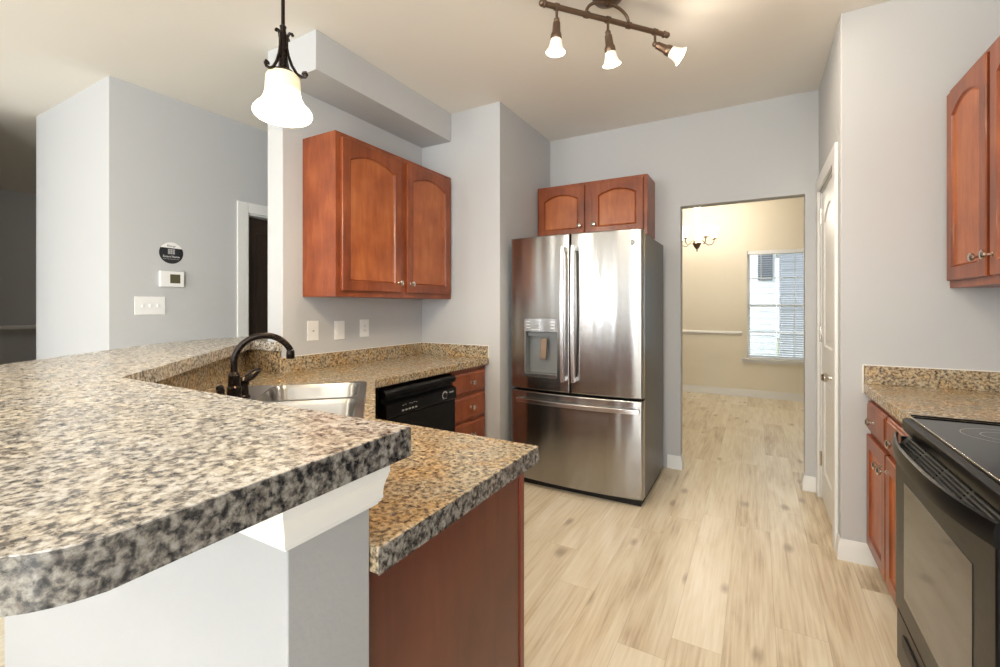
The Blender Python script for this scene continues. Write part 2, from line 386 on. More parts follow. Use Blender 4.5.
# pantry door with casing
def casing(name, mb_boxes): return struct(name, mb_boxes, M['trim'], bevel=.004)
casing('trim_3', MB().box(XP-.018, XP-.0005, 2.965, 3.058, 0, 2.173).box(XP-.018, XP-.0005, 3.762, 3.852, 0, 2.173).box(XP-.018, XP-.0005, 3.058, 3.762, 2.082, 2.173)
       .box(XP-.0005, XP+.115, 3.056, 3.070, 0, 2.084).box(XP-.0005, XP+.115, 3.750, 3.764, 0, 2.084).box(XP-.0005, XP+.115, 3.070, 3.750, 2.070, 2.084))
def panel_loops(w_, h_, x0, x1, z0, z1, arch, n=12):
    """closed contour with an arched top, first point bottom left, arch highest in its middle"""
    pts = [(x0, z0), (x1, z0)]
    for i in range(n+1):
        t = 1-2*i/n
        pts.append(((x0+x1)/2+t*(x1-x0)/2, z1-arch*t*t if arch else z1))
    return pts
def panel_door(mb, x, y, z, w_, h_, th, stile, rail, top, arch, depth=.010, split=None, bev=.016, pan=None):
    """front faces -y at plane y; panels recessed by depth"""
    segs = split or [(0, h_)]
    for k, (za, zb_) in enumerate(segs):
        ar = arch if k == len(segs)-1 else 0
        lo = rail if za == 0 else rail/2; hi = top if zb_ == h_ else rail/2
        inner = panel_loops(0, 0, stile, w_-stile, za+lo, zb_-hi, ar)
        def ins(d): return panel_loops(0, 0, stile+d, w_-stile-d, za+lo+d, zb_-hi-d, ar*(1-.1*d/.02))
        def outl(d, zz0=za, zz1=zb_):
            o = []
            for i, (px, pz) in enumerate(inner):
                if i == 0: o.append((d, zz0+(d if za == 0 else 0)))
                elif i == 1: o.append((w_-d, zz0+(d if za == 0 else 0)))
                else:
                    t = 1-2*(i-2)/12; o.append((w_/2+t*(w_/2-d), zz1-(d if zb_ == h_ else 0)))
            return o
        P = lambda L, yy: [(x+a, yy, z+b_) for a, b_ in L]
        mb.loops([P(outl(0), y+th), P(outl(0), y+.004), P(outl(.004), y), P(inner, y), P(ins(.004), y+depth*.5), P(ins(.007), y+depth)] + ([] if pan else [P(ins(.007+bev), y+depth), P(ins(.007+bev+.008), y+depth-.003)]), cap0=True, cap1=not pan)
        if pan: pan.loops([P(ins(.0071), y+depth+.002), P(ins(.0071), y+depth-.0005), P(ins(.011), y+depth-.0035), P(ins(.015), y+depth-.001), P(ins(.019), y+depth-.001)])
    return mb
dr = bpy.data.objects.new('door_1', None); C.objects.link(dr); dr['kind'] = 'structure'
dr.location = (XP+.006, 3.748, 0); dr.rotation_euler = (0, 0, -PI/2); dr['_local'] = 1
panel_door(MB(), 0, 0, .012, .676, 2.052, .035, .11, .20, .12, .09, .009, [(0, .93), (.93, 2.052)], .03).build('door_leaf', M['trim'], dr, smooth=True, angle=13)
kn = MB().lathe([(.030,0),(.030,.005),(.014,.009),(.011,.030),(.020,.036),(.027,.046),(.027,.056),(.018,.066),(.002,.068)], (.620, 0, .90), (0,-1,0)).build('knob', M['nickel'], dr, smooth=True)
for z in (.22, 1.06, 1.86):
    MB().lathe([(.006,0),(.006,.10)], (-.002, -.006, z), (0,0,1), 12).box(0.001, .03, -.002, -.0003, z, z+.10).build('hinge', M['nickel'], dr, bevel=.0)
# hall door, dark
casing('trim_4', MB().box(XH+.0005, XH+.018, 2.157, 2.247, 0, 2.165).box(XH+.0005, XH+.018, 2.998, 3.09, 0, 2.165).box(XH+.0005, XH+.018, 2.247, 2.998, 2.078, 2.165)
       .box(XH-.12, XH+.0005, 2.246, 2.262, 0, 2.08).box(XH-.12, XH+.0005, 2.983, 2.999, 0, 2.08).box(XH-.12, XH+.0005, 2.262, 2.983, 2.064, 2.08))
d2 = bpy.data.objects.new('door_2', None); C.objects.link(d2); d2['kind'] = 'structure'
d2.location = (XH-.075, 2.264, 0); d2.rotation_euler = (0, 0, PI/2); d2['_local'] = 1
panel_door(MB(), 0, 0, .012, .716, 2.048, .035, .11, .2, .12, 0, .009, [(0, .93), (.93, 2.048)], .03).build('door_leaf', M['espresso'], d2, smooth=True, angle=30)
MB().lathe([(.030,0),(.030,.005),(.011,.009),(.011,.030),(.027,.046),(.018,.066),(.002,.068)], (.05, 0, .92), (0,-1,0)).build('knob', M['nickel'], d2, smooth=True)
# stair side wall cap seen past the hall corner
struct('trim_5', MB().box(-8.498, -8.46, 1.5, 4.9, 0, .12), M['trim'], bevel=.003)

# dining room window
def window(name, x0, x1, y0, z0, z1, rail, mull, sill=True, sgn=1):
    wn_ = bpy.data.objects.new(name, None); C.objects.link(wn_); wn_['kind'] = 'structure'; wn_.location = ((x0+x1)/2, y0, z0)
    mb = MB()
    ya, yb = (y0+.06, y0+.11) if sgn > 0 else (y0-.11, y0-.06)
    for a, b_, c, d in ((x0, x0+.04, z0, z1), (x1-.04, x1, z0, z1), (x0+.04, x1-.04, z0, z0+.05), (x0+.04, x1-.04, z1-.04, z1), (x0+.04, x1-.04, rail-.02, rail+.02)):
        mb.box(a, b_, ya, yb, c, d)
    mb.build('window_frame', M['trim'], wn_, bevel=.003)
    m2 = MB()
    for k in range(1, mull):
        xx = x0+(x1-x0)*k/mull; m2.box(xx-.009, xx+.009, ya+.015, yb-.015, z0+.05, z1-.04)
    zz = (rail+z1)/2; m2.box(x0+.04, x1-.04, ya+.016, yb-.016, zz-.009, zz+.009)
    zz = (rail+z0)/2; m2.box(x0+.04, x1-.04, ya+.016, yb-.016, zz-.009, zz+.009)
    m2.build('muntins', M['trim'], wn_)
    MB().box(x0+.04, x1-.04, (ya+yb)/2-.002, (ya+yb)/2+.002, z0+.05, z1-.04).build('pane', M['glass'], wn_)
    if sill:
        MB().box(x0-.06, x1+.06, y0-.045, y0+.06, z0-.025, z0-.001).box(x0-.04, x1+.04, y0-.014, y0-.001, z0-.060, z0-.026).build('window_sill', M['trim'], wn_, bevel=.004)
    return wn_
window('window_1', -.125, 1.02, 7.41, .55, 2.09, 1.31, 3)
window('window_2', -4.95, -4.25, -6.55, .6, 2.4, 1.5, 2, False, -1)
window('window_4', -3.55, -2.85, -6.55, .6, 2.4, 1.5, 2, False, -1)
window('window_5', -2.35, -1.65, -6.55, .6, 2.4, 1.5, 2, False, -1)
window('window_3', -.55, .55, -6.55, .2, 2.4, 2.0, 2, False, -1)
w6 = bpy.data.objects.new('fill_window', None); C.objects.link(w6); w6['kind'] = 'structure'; w6.location = (XR, -3.2, .15)  # unseen window added to house the side fill light
mb = MB()
for y in (-4.1, -3.23, -2.36): mb.box(XR+.02, XR+.07, y, y+.06, .15, 2.35)
mb.box(XR+.02, XR+.07, -4.04, -2.36, .15, .21).box(XR+.02, XR+.07, -4.04, -2.36, 2.29, 2.35)
mb.build('window_frame', M['trim'], w6, bevel=.003)
MB().box(XR+.043, XR+.047, -4.04, -2.36, .21, 2.29).build('pane', M['glass'], w6)
# blind
bl = thing('window_blind', 'white horizontal slat blind lowered over the dining room window', 'blind', (.44, 7.43, 2.08))
MB().box(-.118, 1.012, 7.40, 7.455, 2.035, 2.088).build('head_rail', M['blind'], bl, bevel=.004)
mb = MB()
for k in range(46):
    z = 2.02-k*.0315
    mb.T = Matrix.Translation((0, 7.430, z)) @ Matrix.Rotation(math.radians(4), 4, 'X')
    mb.box(-.112, 1.006, -.0235, .0235, -.001, .001)
mb.build('slats', M['blind'], bl)
MB().box(-.112, 1.006, 7.41, 7.45, .558, .575).build('bottom_rail', M['blind'], bl, bevel=.003)
for x in (.05, .45, .85): MB().box(x-.0035, x+.0035, 7.403, 7.4045, .56, 2.04).build('ladder_cord', M['blind'], bl)
# outside: neighbouring house, lawn
struct('ground', MB().box(-14, 16, 7.8, 30, -.6, -.5), M['grass'])
hs = thing('neighbour_house', 'white sided house with a grey gabled roof outside the dining window', 'house', (-.5, 14, -.5))
mb = MB().box(-6, .45, 14.3, 20, -.5, 3.2)
for k in range(22): mb.box(-6.01, .46, 14.285, 14.3, -.5+k*.165, -.5+k*.165+.012)
mb.build('wall', M['siding'], hs)
MB().loops([[(-6.3,14.05,3.1),(.75,14.05,3.1),(-2.8,14.05,5.6)], [(-6.3,20,3.1),(.75,20,3.1),(-2.8,20,5.6)]]).build('roof', M['roof'], hs)
for x in (-1.9, .02):
    wf = MB().box(x, x+.34, 14.23, 14.28, 2.0, 2.75).build('window', M['dark_window'], hs)
h2 = thing('neighbour_shed', 'grey clapboard building right of the white house beyond the window', 'house', (2.5, 15, -.5))
mb = MB().box(.5, 6, 12.6, 13.9, -.5, 2.9)
for k in range(18): mb.box(.49, 6.01, 12.58, 12.6, -.5+k*.19, -.5+k*.19+.03)
mb.build('wall', M['grey_siding'], h2)
MB().loops([[(.3,12.3,2.8),(6.3,12.3,2.8),(6.3,13.95,3.4),(.3,13.95,3.4)], [(.3,12.3,2.9),(6.3,12.3,2.9),(6.3,13.95,3.5),(.3,13.95,3.5)]]).build('roof', M['siding'], h2)

# ------------------------------------------------------------------ cabinets
def knob_mb(x, y, z):
    return MB().lathe([(.010,0),(.010,.002),(.0055,.005),(.0055,.018),(.012,.021),(.0175,.026),(.0175,.032),(.012,.036),(.001,.037)], (x, y, z), (0,-1,0), 16)
def cab_door(par, x, z, w_, h_, knob, arch=.04, name='door', m='cherry', stile=.058):
    pm = MB(); dm = panel_door(MB(), x, -.020, z, w_, h_, .0195, stile, stile, stile+.006, arch, pan=pm).build(name, M[m], par, smooth=True, angle=13)
    dm['_local'] = 1
    pm.build('panel', M['cherry_panel'], dm, smooth=True, angle=13)
    k = knob_mb(knob[0], -.0205, knob[1]).build('knob', M['nickel'], dm, smooth=True)
    return dm
def drawer(par, x, z, w_, h_, m='cherry'):
    mb = MB(); a = .006
    R = lambda d, yy: [(x+d, yy, z+d), (x+w_-d, yy, z+d), (x+w_-d, yy, z+h_-d), (x+d, yy, z+h_-d)]
    mb.loops([R(0,-.0005), R(0,-.010), R(.004,-.014), R(.012,-.016), R(.016,-.020)])
    o = mb.build('drawer', M[m], par, smooth=True, angle=13); o['_local'] = 1
    knob_mb(x+w_/2, -.0205, z+h_/2).build('knob', M['nickel'], o, smooth=True)
    return o
def carcass(par, w_, depth, z0, z1, m='cherry', kick=None):
    MB().box(0, w_, 0, depth, z0, z1).build('cabinet_body', M[m], par, bevel=.002)
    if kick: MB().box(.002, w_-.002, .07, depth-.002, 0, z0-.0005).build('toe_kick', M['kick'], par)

# left wall cabinet (front at X=-2.095)
c = thing('wall_cabinet', 'cherry wall cabinet with two arched doors mounted over the dishwasher counter', 'cabinet', (-2.098, 1.790, 0), PI/2, local=True)
carcass(c, YF-1.790-.002, -(XL+2.098)-.002, 1.358, 2.312)
cab_door(c, .034, 1.394, .500, .889, (.505, 1.455), .05)
cab_door(c, .594, 1.394, .500, .889, (.622, 1.455), .05)
# cabinet over fridge
c = thing('wall_cabinet', 'small cherry wall cabinet with two arched doors above the refrigerator', 'cabinet', (-1.645, 3.561, 0), 0, local=True)
carcass(c, .919, YB-3.561-.002, 1.850, 2.314)
cab_door(c, .018, 1.885, .405, .405, (.388, 1.957), .045, stile=.052)
cab_door(c, .485, 1.885, .405, .405, (.508, 1.957), .045, stile=.052)
# right wall cabinet, facing -X
c = thing('wall_cabinet', 'cherry wall cabinet on the right above the range side counter', 'cabinet', (.789, YP-.003, 0), -PI/2, local=True)
carcass(c, .93, XR-.789-.002, 1.387, 2.315)
cab_door(c, .033, 1.420, .415, .865, (.41, 1.498), .05)
cab_door(c, .482, 1.420, .415, .865, (.512, 1.498), .05)
# left base: drawer stack
c = thing('drawer_cabinet', 'cherry drawer base cabinet right of the black dishwasher', 'cabinet', (-1.782, 2.474, 0), PI/2, local=True)
carcass(c, .438, .60, .10, .868, kick=1)
for z, h_ in ((.690, .148), (.505, .165), (.305, .180), (.115, .170)): drawer(c, .014, z, .405, h_)
# corner sink base
c = thing('sink_cabinet', 'cherry corner base cabinet under the double sink', 'cabinet', (-1.80, 1.1, 0))
MB().prism([(-1.17,.566),(-1.17,1.135),(-1.782,1.747),(-1.782,1.79),(-2.368,1.79),(-2.368,1.32),(-1.625,.577),(-1.6,.566)][::-1], .10, .70).build('cabinet_body', M['cherry'], c)
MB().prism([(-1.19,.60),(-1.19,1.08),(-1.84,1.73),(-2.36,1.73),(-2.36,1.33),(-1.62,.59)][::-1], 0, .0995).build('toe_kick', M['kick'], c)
MB().prism([(-1.172,1.137),(-1.16,1.137),(-1.772,1.749),(-1.784,1.749)], .10, .868).build('face_frame', M['cherry'], c)
# peninsula base: side panel faces +X, fronts face +Y
c = thing('peninsula_cabinet', 'cherry base cabinet at the end of the peninsula beside the white half wall', 'cabinet', (-.562, 1.108, 0), PI, local=True)
MB().box(.02, .600, 0, .54, .10, .868).build('cabinet_body', M['cherry'], c)
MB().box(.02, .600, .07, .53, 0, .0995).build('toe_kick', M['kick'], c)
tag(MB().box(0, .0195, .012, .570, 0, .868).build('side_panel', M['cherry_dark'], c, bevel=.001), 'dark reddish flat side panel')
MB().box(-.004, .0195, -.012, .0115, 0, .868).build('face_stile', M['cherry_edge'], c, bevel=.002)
drawer(c, .03, .71, .56, .135); 
cab_door(c, .03, .12, .275, .57, (.28, .64), 0); cab_door(c, .315, .12, .275, .57, (.34, .64), 0)
# right base cabinet (front at X=.505)
c = thing('base_cabinet', 'cherry base cabinet with two drawers over two doors left of the range', 'cabinet', (.498, YP-.002, 0), -PI/2, local=True)
carcass(c, .792, XR-.498-.002, .10, .862, kick=1)
drawer(c, .012, .685, .372, .145, 'cherry'); drawer(c, .402, .685, .372, .145)
cab_door(c, .012, .112, .372, .552, (.35, .600), 0); cab_door(c, .402, .112, .372, .552, (.428, .600), 0)

# ------------------------------------------------------------------ counters
u = Vector((.7071, -.7071)); v = Vector((-.7071, -.7071)); S0 = Vector((-1.738, 1.683))   # sink axes
def sk(a, b_): p = S0+u*a+v*b_; return (p.x, p.y)
def rrect(a0, a1, b0, b1, r, n=5):
    pts = []
    for cx, cy, t0 in ((a1-r, b0+r, -90), (a1-r, b1-r, 0), (a0+r, b1-r, 90), (a0+r, b0+r, 180)):
        for k in range(n+1):
            t = math.radians(t0+90*k/n); pts.append((cx+r*math.cos(t), cy+r*math.sin(t)))
    return pts
ct = thing('countertop', 'lamp-tinted tan speckled laminate countertop running round the sink and dishwasher', 'countertop', (-1.5, 1.3, .87))
outer = [(-.53,.537),(-.53,1.153),(-1.15,1.153),(-1.7465,1.7495),(-1.7465,2.913),(-2.386,2.913),(-2.386,1.646),(-2.733,1.646),(-1.624,.537)]
MB().prism(outer[::-1], .8695, .914, [[sk(a, b_) for a, b_ in rrect(.012, .828, .012, .548, .03)]]).build('worktop', M['granite'], ct, bevel=.004)
MB().prism([(-.60,.5368),(-1.6242,.5368),(-2.7325,1.6465),(-2.388,1.6465),(-2.388,1.634),(-2.702,1.634),(-1.619,.551),(-.60,.551)], .9142, 1.0435).build('backsplash', M['granite'], ct, bevel=.001)
MB().prism([(-2.386,1.634),(-2.386,2.9135),(-1.752,2.9135),(-1.752,2.898),(-2.370,2.898),(-2.370,1.634)], .9142, 1.004).build('backsplash', M['granite'], ct, bevel=.002)
MB().prism([(-2.3865,1.665),(-2.3865,2.9145),(-1.748,2.9145),(-1.748,2.909),(-2.381,2.909),(-2.381,1.665)], 1.0042, 1.0075).box(-1.7515,-1.748,2.908,2.9145,.9145,1.0042).build('caulk', M['caulk'], ct)
bt_in = [(-.52,.604),(-1.616,.604),(-2.632,1.620),(-2.386,1.620),(-2.386,1.653),(-2.531,1.653),(-2.531,1.95),(-2.90,1.95)]
for k in range(1, 5):
    t = math.radians(90+90*k/4); bt_in.append((-2.92+.10*math.cos(t)-.0, 1.85+.10*math.sin(t)))
def smooth_curve(P, n=6):
    P = [Vector(p) for p in P]; o = []
    for i in range(1, len(P)-2):
        a, b_, c_, d = P[i-1:i+3]
        for k in range(n):
            t = k/n; o.append(.5*((2*b_)+(-a+c_)*t+(2*a-5*b_+4*c_-d)*t*t+(-a+3*b_-3*c_+d)*t**3))
    return [(q.x, q.y) for q in o]
bt_out = smooth_curve([(-3.02,1.95),(-3.02,1.75),(-2.985,1.48),(-2.85,1.20),(-2.60,.86),(-2.32,.51),(-2.08,.27),(-1.85,.14),(-1.6,.10),(-1.2,.10),(-.9,.10)])
cor = [(-.61+.10*math.cos(math.radians(t)), .20+.10*math.sin(math.radians(t))) for t in range(-90, -1, 10)]
bar = MB().prism((bt_in+bt_out+[(-.9,.10)]+cor+[(-.516,.319)])[::-1], 1.0455, 1.0955).build('bar_top', M['granite_bar'], None, bevel=.0015)
tag(bar, 'raised daylight-tinted grey speckled laminate bar top with rounded corner on the white half wall', 'countertop')
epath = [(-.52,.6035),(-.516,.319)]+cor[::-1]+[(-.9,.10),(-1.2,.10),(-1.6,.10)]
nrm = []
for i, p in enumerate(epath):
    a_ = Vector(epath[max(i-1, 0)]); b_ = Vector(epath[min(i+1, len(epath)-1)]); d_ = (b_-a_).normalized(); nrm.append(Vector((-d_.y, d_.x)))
mb = MB(); mb.loops([[(p[0]+n_.x*o, p[1]+n_.y*o, z) for o, z in ((.0003,1.0458),(.0014,1.0458),(.0014,1.0940),(.0003,1.0940))] for p, n_ in zip(epath, nrm)])  # thin dark strip stands in for shading on the bar edge
tag(mb.build('edge_shade_strip', M['granite_shaded_edge'], bar, smooth=True, angle=40), 'speckled edge strip with shading put into its darker colour')
tag(MB().box(-.5297, -.5285, .5375, 1.1525, .8698, .9125).build('edge_shade_strip', M['granite_shaded_edge'], ct), 'speckled edge strip with shading put into its darker colour')
rc = thing('countertop', 'short lamp-tinted tan speckled laminate countertop between range and pantry wall', 'countertop', (.8, 2.5, .87))
MB().box(.469, XR-.002, 2.107, YP-.001, .8635, .914).build('worktop', M['granite'], rc, bevel=.004)
MB().box(.471, XR-.002, YP-.018, YP-.002, .9142, 1.004).box(XR-.018, XR-.002, 2.107, YP-.0185, .9142, 1.004).build('backsplash', M['granite'], rc, bevel=.002)
MB().box(.466, XR-.002, YP-.006, YP-.0005, 1.0042, 1.008).box(.464, .4685, YP-.006, YP-.0005, .865, 1.0042).build('caulk', M['caulk'], rc)

# ------------------------------------------------------------------ sink and faucet
sn = thing('kitchen_sink', 'stainless steel double bowl sink set into the corner countertop', 'sink', (-1.64, 1.19, .914))
bowls = [(.030, .405), (.435, .810)]
MB().prism([sk(a, b_) for a, b_ in rrect(0, .84, 0, .56, .04)], .9143, .9195, [[sk(a, b_) for a, b_ in rrect(p, q, .03, .435, .06)] for p, q in bowls]).build('rim', M['sink'], sn, bevel=.002)
for p, q in bowls:
    mb = MB(); L = []
    for ins_, z, r in ((.0005,.9194,.06),(.003,.914,.06),(.010,.90,.06),(.016,.77,.06),(.028,.745,.06),(.055,.733,.05)):
        L.append([(*sk(a, b_), z) for a, b_ in rrect(p+ins_, q-ins_, .03+ins_, .435-ins_, r)])
    mb.loops(L, cap0=False).build('bowl', M['sink'], sn, smooth=True, angle=60)
    cx, cy = sk((p+q)/2, .23)
    MB().lathe([(.042,0),(.042,.003),(.032,.004),(.028,.001)], (cx, cy, .7335)).build('drain', M['nickel'], sn, smooth=True)
F0 = Vector((-1.79, 1.035, .9197)); V3 = Vector((.60, .80, 0)); U3 = Vector((-u.x, -u.y, 0))
fa = thing('kitchen_faucet', 'dark bronze gooseneck kitchen faucet standing at the back of the sink', 'faucet', F0)
MB().lathe([(.030,0),(.030,.010),(.026,.016),(.026,.060),(.027,.064),(.022,.070),(.021,.105),(.023,.110),(.016,.120),(.013,.125)], F0, n=20).build('body', M['bronze'], fa, smooth=True)
pts = [F0+Vector((0,0,.12+k*.012)) for k in range(0, 5)]
Rr = .105; ctr = F0+V3*Rr+Vector((0,0,.160))
for k in range(1, 19):
    t = PI-PI*.87*k/18; pts.append(ctr+V3*(Rr*math.cos(t))+Vector((0,0,Rr*math.sin(t)*1.0)))
spt = MB().tube(pts, .0125, 14).build('spout', M['bronze'], fa, smooth=True)
MB().lathe([(.0135,0),(.0155,-.006),(.0165,-.03),(.014,-.034)], pts[-1], n=16).build('aerator', M['bronze'], spt, smooth=True)
hb = F0+U3*.125
hd = MB().lathe([(.028,0),(.028,.006),(.022,.012),(.020,.05),(.024,.056),(.024,.074),(.014,.086)], hb, n=18).build('handle_base', M['bronze'], fa, smooth=True)
MB().tube([hb+Vector((0,0,.070)), hb+Vector((0,0,.082))+V3*.02+U3*.01, hb+Vector((0,0,.100))+V3*.040+U3*.02, hb+Vector((0,0,.112))+V3*.058+U3*.03], [.020,.025,.022,.011], 12, .7).build('lever', M['bronze'], hd, smooth=True)
sb = F0-U3*.16
sp = MB().lathe([(.024,0),(.024,.006),(.017,.012),(.014,.045),(.016,.055),(.010,.062)], sb, n=18).build('sprayer', M['bronze'], fa, smooth=True)
MB().tube([sb+Vector((0,0,.058)), sb+Vector((0,0,.078)), sb+Vector((0,0,.092))-U3*.012, sb+Vector((0,0,.094))-U3*.032], [.011,.014,.012,.007], 12).build('spray_head', M['bronze'], sp, smooth=True)

# ------------------------------------------------------------------ dishwasher
dw = thing('dishwasher', 'black built-in dishwasher with dial under the tan countertop', 'dishwasher', (-2.0, 2.135, 0))
XD = -1.737
MB().box(-2.36, -1.80, 1.806, 2.466, .10, .862).box(-1.80, -1.786, 1.806, 1.812, .10, .862).build('body', M['black_matte'], dw)
MB().box(-2.3, -1.85, 1.81, 2.46, 0, .0995).build('kick_plate', M['black_matte'], dw)
MB().box(-1.798, XD, 1.812, 2.462, .115, .690).build('door', M['black'], dw, bevel=.004)
pn = MB()
pr_ = [(-1.798,.695),(XD+.006,.695),(XD+.010,.700),(XD+.007,.765),(XD-.002,.770),(XD-.030,.776),(XD-.030,.798),(XD-.004,.802),(XD+.004,.812),(XD+.004,.832),(XD-.006,.846),(-1.798,.852)]
pn.loops([[(a, 1.812, b_) for a, b_ in pr_], [(a, 2.462, b_) for a, b_ in pr_]])
pn = pn.build('control_panel', M['black'], dw, smooth=True, angle=30)
MB().lathe([(.019,0),(.019,.004),(.013,.006),(.012,.018),(.001,.019)], (XD+.0088, 2.335, .735), (1,0,0), 24).build('dial', M['black_matte'], pn, smooth=True)
mb = MB()
for k in range(12):
    if k == 6: continue
    t = 2*PI*k/12; y, z = 2.335+.025*math.sin(t), .735+.025*math.cos(t)
    mb.box(XD+.0085, XD+.0100, y-.003, y+.003, z-.0022, z+.0022)
for k in range(24):
    t = 2*PI*k/24; y, z = 2.335+.0205*math.sin(t), .735+.0205*math.cos(t)
    mb.box(XD+.0085, XD+.0098, y-.0025, y+.0025, z-.001, z+.001)
tag(mb.build('dial_marks', M['white_mark'], pn), 'white printed marks round the dial')
mb = MB()
for k in range(5): MB().box(XD+.008, XD+.0112, 1.935+k*.028, 1.951+k*.028, .714, .722).build('button', M['grey_mark'], pn)
mb = MB()
for k in range(7):
    if k == 2: continue
    mb.box(XD+.0078, XD+.0092, 1.94+k*.019, 1.952+k*.019, .744+(k % 2)*.003, .747+(k % 2)*.003)
mb.box(XD+.0080, XD+.0092, 2.385, 2.43, .742, .750)
mb.build('printed_legend', M['grey_mark'], pn)

# ------------------------------------------------------------------ refrigerator
fr = thing('refrigerator', 'stainless steel french door refrigerator with water dispenser and bottom freezer', 'refrigerator', (-1.117, 3.36, 0))
XC = -1.117; HW = .4785
def fy(x): return 2.978-.035*(1-((x-XC)/HW)**2)
def slab(x0, x1, z0, z1, yb, hole=None, r=.010):
    mb = MB()
    xs = set([x0+r*t for t in (0,.15,.4,.7,1)]+[x1-r*t for t in (0,.15,.4,.7,1)]+[x0+r+(x1-x0-2*r)*k/16 for k in range(17)])
    zs = set([z0, z1]); zr = [z0+r*t for t in (.15,.4,.7,1)]+[z1-r*t for t in (.15,.4,.7,1)]; zs |= set(zr)
    if hole: xs |= {hole[0], hole[1]}; zs |= {hole[2], hole[3]}
    def cl(s_):
        o = []
        for q in sorted(s_):
            if not o or q-o[-1] > 1e-4: o.append(q)
        return o
    xs, zs = cl(xs), cl(zs)
    def rd(d): return 0 if d >= r else r-math.sqrt(max(0, r*r-(r-d)**2))
    G = [[mb.v((x, fy(x)+max(rd(min(x-x0, x1-x)), rd(min(z-z0, z1-z))), z)) for z in zs] for x in xs]
    B = [[mb.v((x, yb, z)) for z in zs] for x in xs]
    nx, nz = len(xs), len(zs)
    for i in range(nx-1):
        for j in range(nz-1):
            if hole and hole[0]-1e-5 <= xs[i] < hole[1]-1e-4 and hole[2]-1e-5 <= zs[j] < hole[3]-1e-4:
                continue
            mb.f([G[i][j], G[i+1][j], G[i+1][j+1], G[i][j+1]]); mb.f([B[i][j], B[i][j+1], B[i+1][j+1], B[i+1][j]])
    for i in range(nx-1):
        mb.f([G[i][0], B[i][0], B[i+1][0], G[i+1][0]]); mb.f([G[i][-1], G[i+1][-1], B[i+1][-1], B[i][-1]])
    for j in range(nz-1):
        mb.f([G[0][j], G[0][j+1], B[0][j+1], B[0][j]]); mb.f([G[-1][j], B[-1][j], B[-1][j+1], G[-1][j+1]])
    return mb
tag(MB().box(-1.590, -.642, 3.062, 3.742, .035, 1.782).build('cabinet_body', M['case'], fr, bevel=.004), 'dark grey side and back casing')
MB().box(-1.575, -.655, 3.01, 3.70, 0, .034).box(-1.56, -.67, 3.02, 3.061, .035, .70).build('base_grille', M['black_matte'], fr)
hole = (-1.472, -1.212, .795, 1.215)
dl = slab(-1.5945, -1.1205, .702, 1.803, 3.055, hole).build('door', M['steel'], fr, smooth=True, angle=50)
drr = slab(-1.1135, -.6385, .702, 1.803, 3.055).build('door', M['steel'], fr, smooth=True, angle=50)
fz = slab(-1.5945, -.6385, .050, .688, 3.055).build('freezer_drawer', M['steel'], fr, smooth=True, angle=50)
def handle_v(x, sgn, par):
    mb = MB(); L = []
    for k in range(13):
        t = k/12; z = .785+(1.712-.785)*t; bow = .016*math.sin(PI*t)
        yy = fy(x)-.052-bow; xx = x
        L.append([(xx-.0125, yy, z), (xx+.0125, yy, z), (xx+.0125, yy+.014, z), (xx-.0125, yy+.014, z)])
    mb.loops(L)
    for z0 in (.787, 1.680): mb.box(x-.0115, x+.0115, fy(x)-.050, fy(x)-.0005, z0, z0+.03)
    return mb.build('handle', M['handle'], par, bevel=.003)
handle_v(-1.155, -1, dl); handle_v(-1.080, 1, drr)
mb = MB(); L = []
for k in range(21):
    t = k/20; x = -1.520+(.870)*t; yy = fy(x)-.050-.006*math.sin(PI*t)
    L.append([(x, yy, .612), (x, yy, .640), (x, yy+.014, .640), (x, yy+.014, .612)])
mb.loops(L)
for x in (-1.515, -.680): mb.box(x, x+.026, fy(x)-.040, fy(x)+.002, .614, .638)
mb.build('handle', M['handle'], fz, bevel=.003)
# dispenser
ds = MB(); yf = fy(-1.34)
x0, x1, z0, z1 = hole
ds.box(x0+.001, x1-.001, 3.035, 3.045, z0+.001, 1.118); ds.box(x0+.001, x0+.008, yf+.006, 3.034, z0+.001, 1.118); ds.box(x1-.008, x1-.001, yf+.006, 3.034, z0+.001, 1.118)
ds.box(x0+.009, x1-.009, 2.995, 3.034, 1.085, 1.118)
ds = tag(ds.build('dispenser_niche', M['gunmetal'], dl, bevel=.0), 'grey recessed water dispenser niche')
MB().box(x0+.001, x1-.001, yf-.004, yf+.03, 1.119, z1-.001).build('control_panel', M['steel'], ds, bevel=.002)
mb = MB()
for k in range(3):
    for xx in (x0+.02, x1-.05): mb.box(xx, xx+.03, yf-.0052, yf-.0042, 1.145+k*.022, 1.149+k*.022)
mb.box(x0+.06, x0+.13, yf-.0052, yf-.0042, 1.132, 1.136)
mb.build('button_marks', M['white_mark'], ds)
MB().box(x0+.001, x1-.001, yf-.016, yf+.062, z0+.001, z0+.028).build('drip_tray', M['steel'], ds, bevel=.003)
mb = MB(); mb.T = Matrix.Translation((-1.335, 3.0, 1.07)) @ Matrix.Rotation(math.radians(-8), 4, 'X')
mb.box(-.024, .024, -.006, .006, -.15, .0); mb.T = None
mb.build('paddle', M['brown_metal'], ds, bevel=.004)
